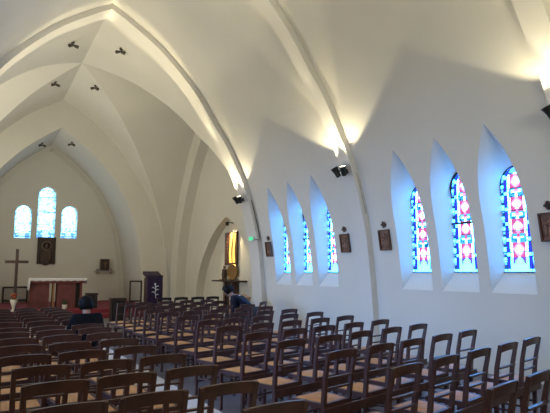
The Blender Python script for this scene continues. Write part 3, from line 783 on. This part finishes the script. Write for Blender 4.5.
# aisle-side block in front of the camera
L_ROWS = [2.50, 3.09, 3.72, 4.36, 4.98, 5.62, 6.26, 6.88, 7.40, 8.20, 8.78, 9.36, 9.95, 10.6, 11.2]
L_COLS = [1.38, 0.92, 0.46, 0.0]
ANG_L = math.radians(5.0)
AIS = ['at the aisle edge', 'second from the aisle', 'third from the aisle', 'fourth from the aisle']
for i, y1 in enumerate(L_ROWS):
    for j, x in enumerate(L_COLS):
        if i == 0 and j > 0: continue
        if j == 3 and i not in (4, 5, 6, 7): 
            if i < 4 or i > 7: continue
        xx = x + random.uniform(-.01, .01) - (0.08 if i >= 4 else 0); y = y1 - 0.10 * (1.38 - xx) + random.uniform(-.02, .02)
        place(xx, y, ANG_L + random.uniform(-.03, .03), 'straw-seated dark chair in the altar-cross block, %s, %s row from the back' % (AIS[j], ORD[i]), 'chairs of the block before the cross')

# ------------------------------------------------------------------ people
def skin_mesh(name, pts, edges, rad, mats, sub=2, root=0):
    me = bpy.data.meshes.new(name); me.from_pydata(pts, edges, []); ob = bpy.data.objects.new(name, me); COL.objects.link(ob)
    sk = ob.modifiers.new('skin', 'SKIN'); sk.use_smooth_shade = True
    for i, r in enumerate(rad):
        rr = r if isinstance(r, tuple) else (r, r); me.skin_vertices[0].data[i].radius = rr
    me.skin_vertices[0].data[root].use_root = True
    ss = ob.modifiers.new('sub', 'SUBSURF'); ss.levels = sub; ss.render_levels = sub
    dg = bpy.context.evaluated_depsgraph_get(); new = bpy.data.meshes.new_from_object(ob.evaluated_get(dg))
    bpy.data.objects.remove(ob); new.name = name
    new.materials.clear()
    for m in mats: new.materials.append(m)
    for p in new.polygons: p.use_smooth = True
    return new
def person(loc, rz, label, lean=0.0, headfwd=0.0, coat='coat_black', hair='hair_black', armfwd=0.25, scarf=False, headcol=None):
    """seated figure, facing +y, origin on the floor under the seat"""
    root = empty('person', loc, rz, label, 'person')
    sl = math.sin(lean); cl_ = math.cos(lean)
    def T(x, y, z):                                # lean the upper body about the hips
        y0, z0 = y + 0.05, z - 0.52
        return Vector((x, -0.05 + y0 * cl_ + z0 * sl, 0.52 - y0 * sl + z0 * cl_))
    J = {'hip': Vector((0, -0.05, 0.54)), 'waist': T(0, -0.06, 0.72), 'chest': T(0, -0.055, 0.92), 'neck': T(0, -0.03, 1.075)}
    hf = headfwd
    J['head0'] = J['neck'] + Vector((0, 0.015 + 0.05 * hf, 0.05)); J['head1'] = J['head0'] + Vector((0, 0.02 + 0.07 * hf, 0.075)); J['head2'] = J['head1'] + Vector((0, 0.0 + 0.06 * hf, 0.075))
    for s, q in ((-1, 'l'), (1, 'r')):
        J[q + 'sh'] = T(s * 0.175, -0.05, 1.035); J[q + 'el'] = T(s * 0.235, 0.03 + armfwd * 0.2, 0.78) + Vector((0, 0.02, 0)); J[q + 'wr'] = J[q + 'el'] + Vector((-s * 0.11, 0.22, -0.10)); J[q + 'hand'] = J[q + 'wr'] + Vector((-s * 0.045, 0.075, -0.02))
        J[q + 'th'] = Vector((s * 0.095, -0.02, 0.545)); J[q + 'kn'] = Vector((s * 0.11, 0.36, 0.53)); J[q + 'an'] = Vector((s * 0.11, 0.22, 0.09)); J[q + 'toe'] = Vector((s * 0.12, 0.36, 0.045))
    names = list(J); ix = {n: k for k, n in enumerate(names)}
    R_ = {'hip': 0.14, 'waist': (0.135, 0.11), 'chest': (0.155, 0.115), 'neck': 0.055, 'head0': 0.058, 'head1': 0.085, 'head2': 0.078}
    for q in 'lr': R_.update({q + 'sh': 0.062, q + 'el': 0.046, q + 'wr': 0.03, q + 'hand': (0.036, 0.02), q + 'th': 0.085, q + 'kn': 0.06, q + 'an': 0.042, q + 'toe': 0.036})
    E = [('hip', 'waist'), ('waist', 'chest'), ('chest', 'neck'), ('neck', 'head0'), ('head0', 'head1'), ('head1', 'head2')]
    for q in 'lr': E += [('chest', q + 'sh'), (q + 'sh', q + 'el'), (q + 'el', q + 'wr'), (q + 'wr', q + 'hand'), ('hip', q + 'th'), (q + 'th', q + 'kn'), (q + 'kn', q + 'an'), (q + 'an', q + 'toe')]
    pts = [J[n] for n in names]; rad = [R_[n] for n in names]; ed = [(ix[a], ix[b]) for a, b in E]
    for s, q in ((-1, 'l'), (1, 'r')):              # five fingers on each hand
        w = J[q + 'hand']
        for f in range(4):
            p = w + Vector((s * (0.026 - 0.017 * f), 0.02, -0.002)); L = (0.030, 0.036, 0.034, 0.026)[3 - f] 
            k0 = len(pts); pts += [p, p + Vector((-s * .008, L, -0.008)), p + Vector((-s * .012, L * 1.6, -0.03))]; rad += [0.010, 0.009, 0.007]; ed += [(ix[q + 'hand'], k0), (k0, k0 + 1), (k0 + 1, k0 + 2)]
        p = w + Vector((-s * 0.035, -0.02, 0.004)); k0 = len(pts); pts += [p, p + Vector((-s * 0.02, 0.03, -0.008))]; rad += [0.011, 0.009]; ed += [(ix[q + 'hand'], k0), (k0, k0 + 1)]
    me = skin_mesh('body', pts, ed, rad, [M['skin']], 2)
    body = bpy.data.objects.new('body', me); COL.objects.link(body); body.parent = root
    # coat: torso and sleeves a little larger than the body
    CN = ['hip', 'waist', 'chest', 'neck', 'lsh', 'lel', 'lwr', 'rsh', 'rel', 'rwr']; ci = {n: k for k, n in enumerate(CN)}
    cp = [J[n].copy() for n in CN]; cp[3] = J['neck'] + Vector((0, 0, 0.02))
    cr_ = {'hip': (0.185, 0.165), 'waist': (0.17, 0.145), 'chest': (0.185, 0.145), 'neck': 0.082, 'lsh': 0.095, 'rsh': 0.095, 'lel': 0.066, 'rel': 0.066, 'lwr': 0.046, 'rwr': 0.046}
    ce = [('hip', 'waist'), ('waist', 'chest'), ('chest', 'neck'), ('chest', 'lsh'), ('lsh', 'lel'), ('lel', 'lwr'), ('chest', 'rsh'), ('rsh', 'rel'), ('rel', 'rwr')]
    me = skin_mesh('coat', cp, [(ci[a], ci[b]) for a, b in ce], [cr_[n] for n in CN], [M[coat]], 2)
    co = bpy.data.objects.new('coat', me); COL.objects.link(co); co.parent = root
    TN = ['hip', 'lth', 'lkn', 'lan', 'rth', 'rkn', 'ran']; ti = {n: k for k, n in enumerate(TN)}
    me = skin_mesh('trousers', [J[n] for n in TN], [(ti[a], ti[b]) for a, b in (('hip', 'lth'), ('lth', 'lkn'), ('lkn', 'lan'), ('hip', 'rth'), ('rth', 'rkn'), ('rkn', 'ran'))], [0.15, 0.098, 0.072, 0.055, 0.098, 0.072, 0.055], [M['trouser']], 2)
    tr = bpy.data.objects.new('trousers', me); COL.objects.link(tr); tr.parent = root
    for q in 'lr':
        m = MB(); a = J[q + 'an']; t = J[q + 'toe']
        m.tube([a + Vector((0, -0.06, -0.045)), a + Vector((0, 0.02, -0.04)), t + Vector((0, -0.03, 0.0)), t + Vector((0, 0.05, -0.008))], [0.04, 0.048, 0.044, 0.03], 10); m.build('shoe', M['shoe'], root, True)
    hc = (J['head1'] + J['head2']) / 2
    hu = (J['head2'] - J['head1']).normalized(); hfw = Vector((0, hu.z, -hu.y)).normalized(); hr = Vector((1, 0, 0))
    HM = Matrix((hr, hfw, hu)).transposed()
    m = MB(); n = 18; mm = 12; vs = []              # hair cap, open over the face
    for i in range(mm + 1):
        th = PI * 0.74 * i / mm
        for k in range(n):
            ph = 2 * PI * k / n; c = math.cos(ph - PI / 2); lim = 0.42 if c > 0.45 else 1.0
            t2 = min(th, PI * 0.74 * lim)
            wv = 1 + 0.04 * math.sin(5 * ph + i)
            vs.append(hc + HM @ Vector((0.098 * wv * math.sin(t2) * math.cos(ph), 0.112 * wv * math.sin(t2) * math.sin(ph) - 0.012, 0.125 * math.cos(t2) + 0.005)))
    m.add(vs, [(i * n + k, (i + 1) * n + k, (i + 1) * n + (k + 1) % n, i * n + (k + 1) % n) for i in range(mm) for k in range(n)])
    ha = m.build('hair', M[hair], root, True); so = ha.modifiers.new('thick', 'SOLIDIFY'); so.thickness = 0.012; so.offset = 1
    for s in (-1, 1):
        m = MB(); m.blob(hc + HM @ Vector((s * 0.034, 0.083, 0.0)), (0.012, 0.010, 0.008), 8, 6); m.build('eye', M['eye'], body, True)
        m = MB(); m.blob(hc + HM @ Vector((s * 0.088, -0.005, -0.01)), (0.012, 0.02, 0.032), 8, 6); m.build('ear', M['skin'], body, True)
    m = MB(); m.tube([hc + HM @ Vector((0, 0.082, 0.005)), hc + HM @ Vector((0, 0.102, -0.03)), hc + HM @ Vector((0, 0.08, -0.04))], [0.008, 0.014, 0.008], 8); m.build('nose', M['skin'], body, True)
    m = MB(); m.blob(hc + HM @ Vector((0, 0.078, -0.065)), (0.024, 0.012, 0.008), 8, 6); m.build('mouth', M['lip'], body, True)
    if scarf:
        m = MB(); nk = J['neck']; ring = []
        for k in range(25):
            a = 2 * PI * k / 24; ring.append(nk + Vector((0.112 * math.cos(a), 0.10 * math.sin(a) - 0.01, 0.02 - 0.03 * math.sin(a))))
        m.tube(ring, 0.021, 8); m.build('scarf', M['cloth_white'], root, True)
    return root
p1 = person((1.36, 7.79, 0), ANG_L, 'seated person in a black coat, dark-haired, seen from behind', lean=0.02, headfwd=0.35, armfwd=0.1)
p1.scale = (0.90, 0.86, 0.89)
p2 = person((5.60, 11.26, 0), math.radians(42), 'seated person bending forward in a navy coat with a pale scarf, before the side chapel', lean=0.85, headfwd=0.9, coat='coat_navy', armfwd=0.5, scarf=True)
p2.scale = (1.08, 1.08, 1.08)
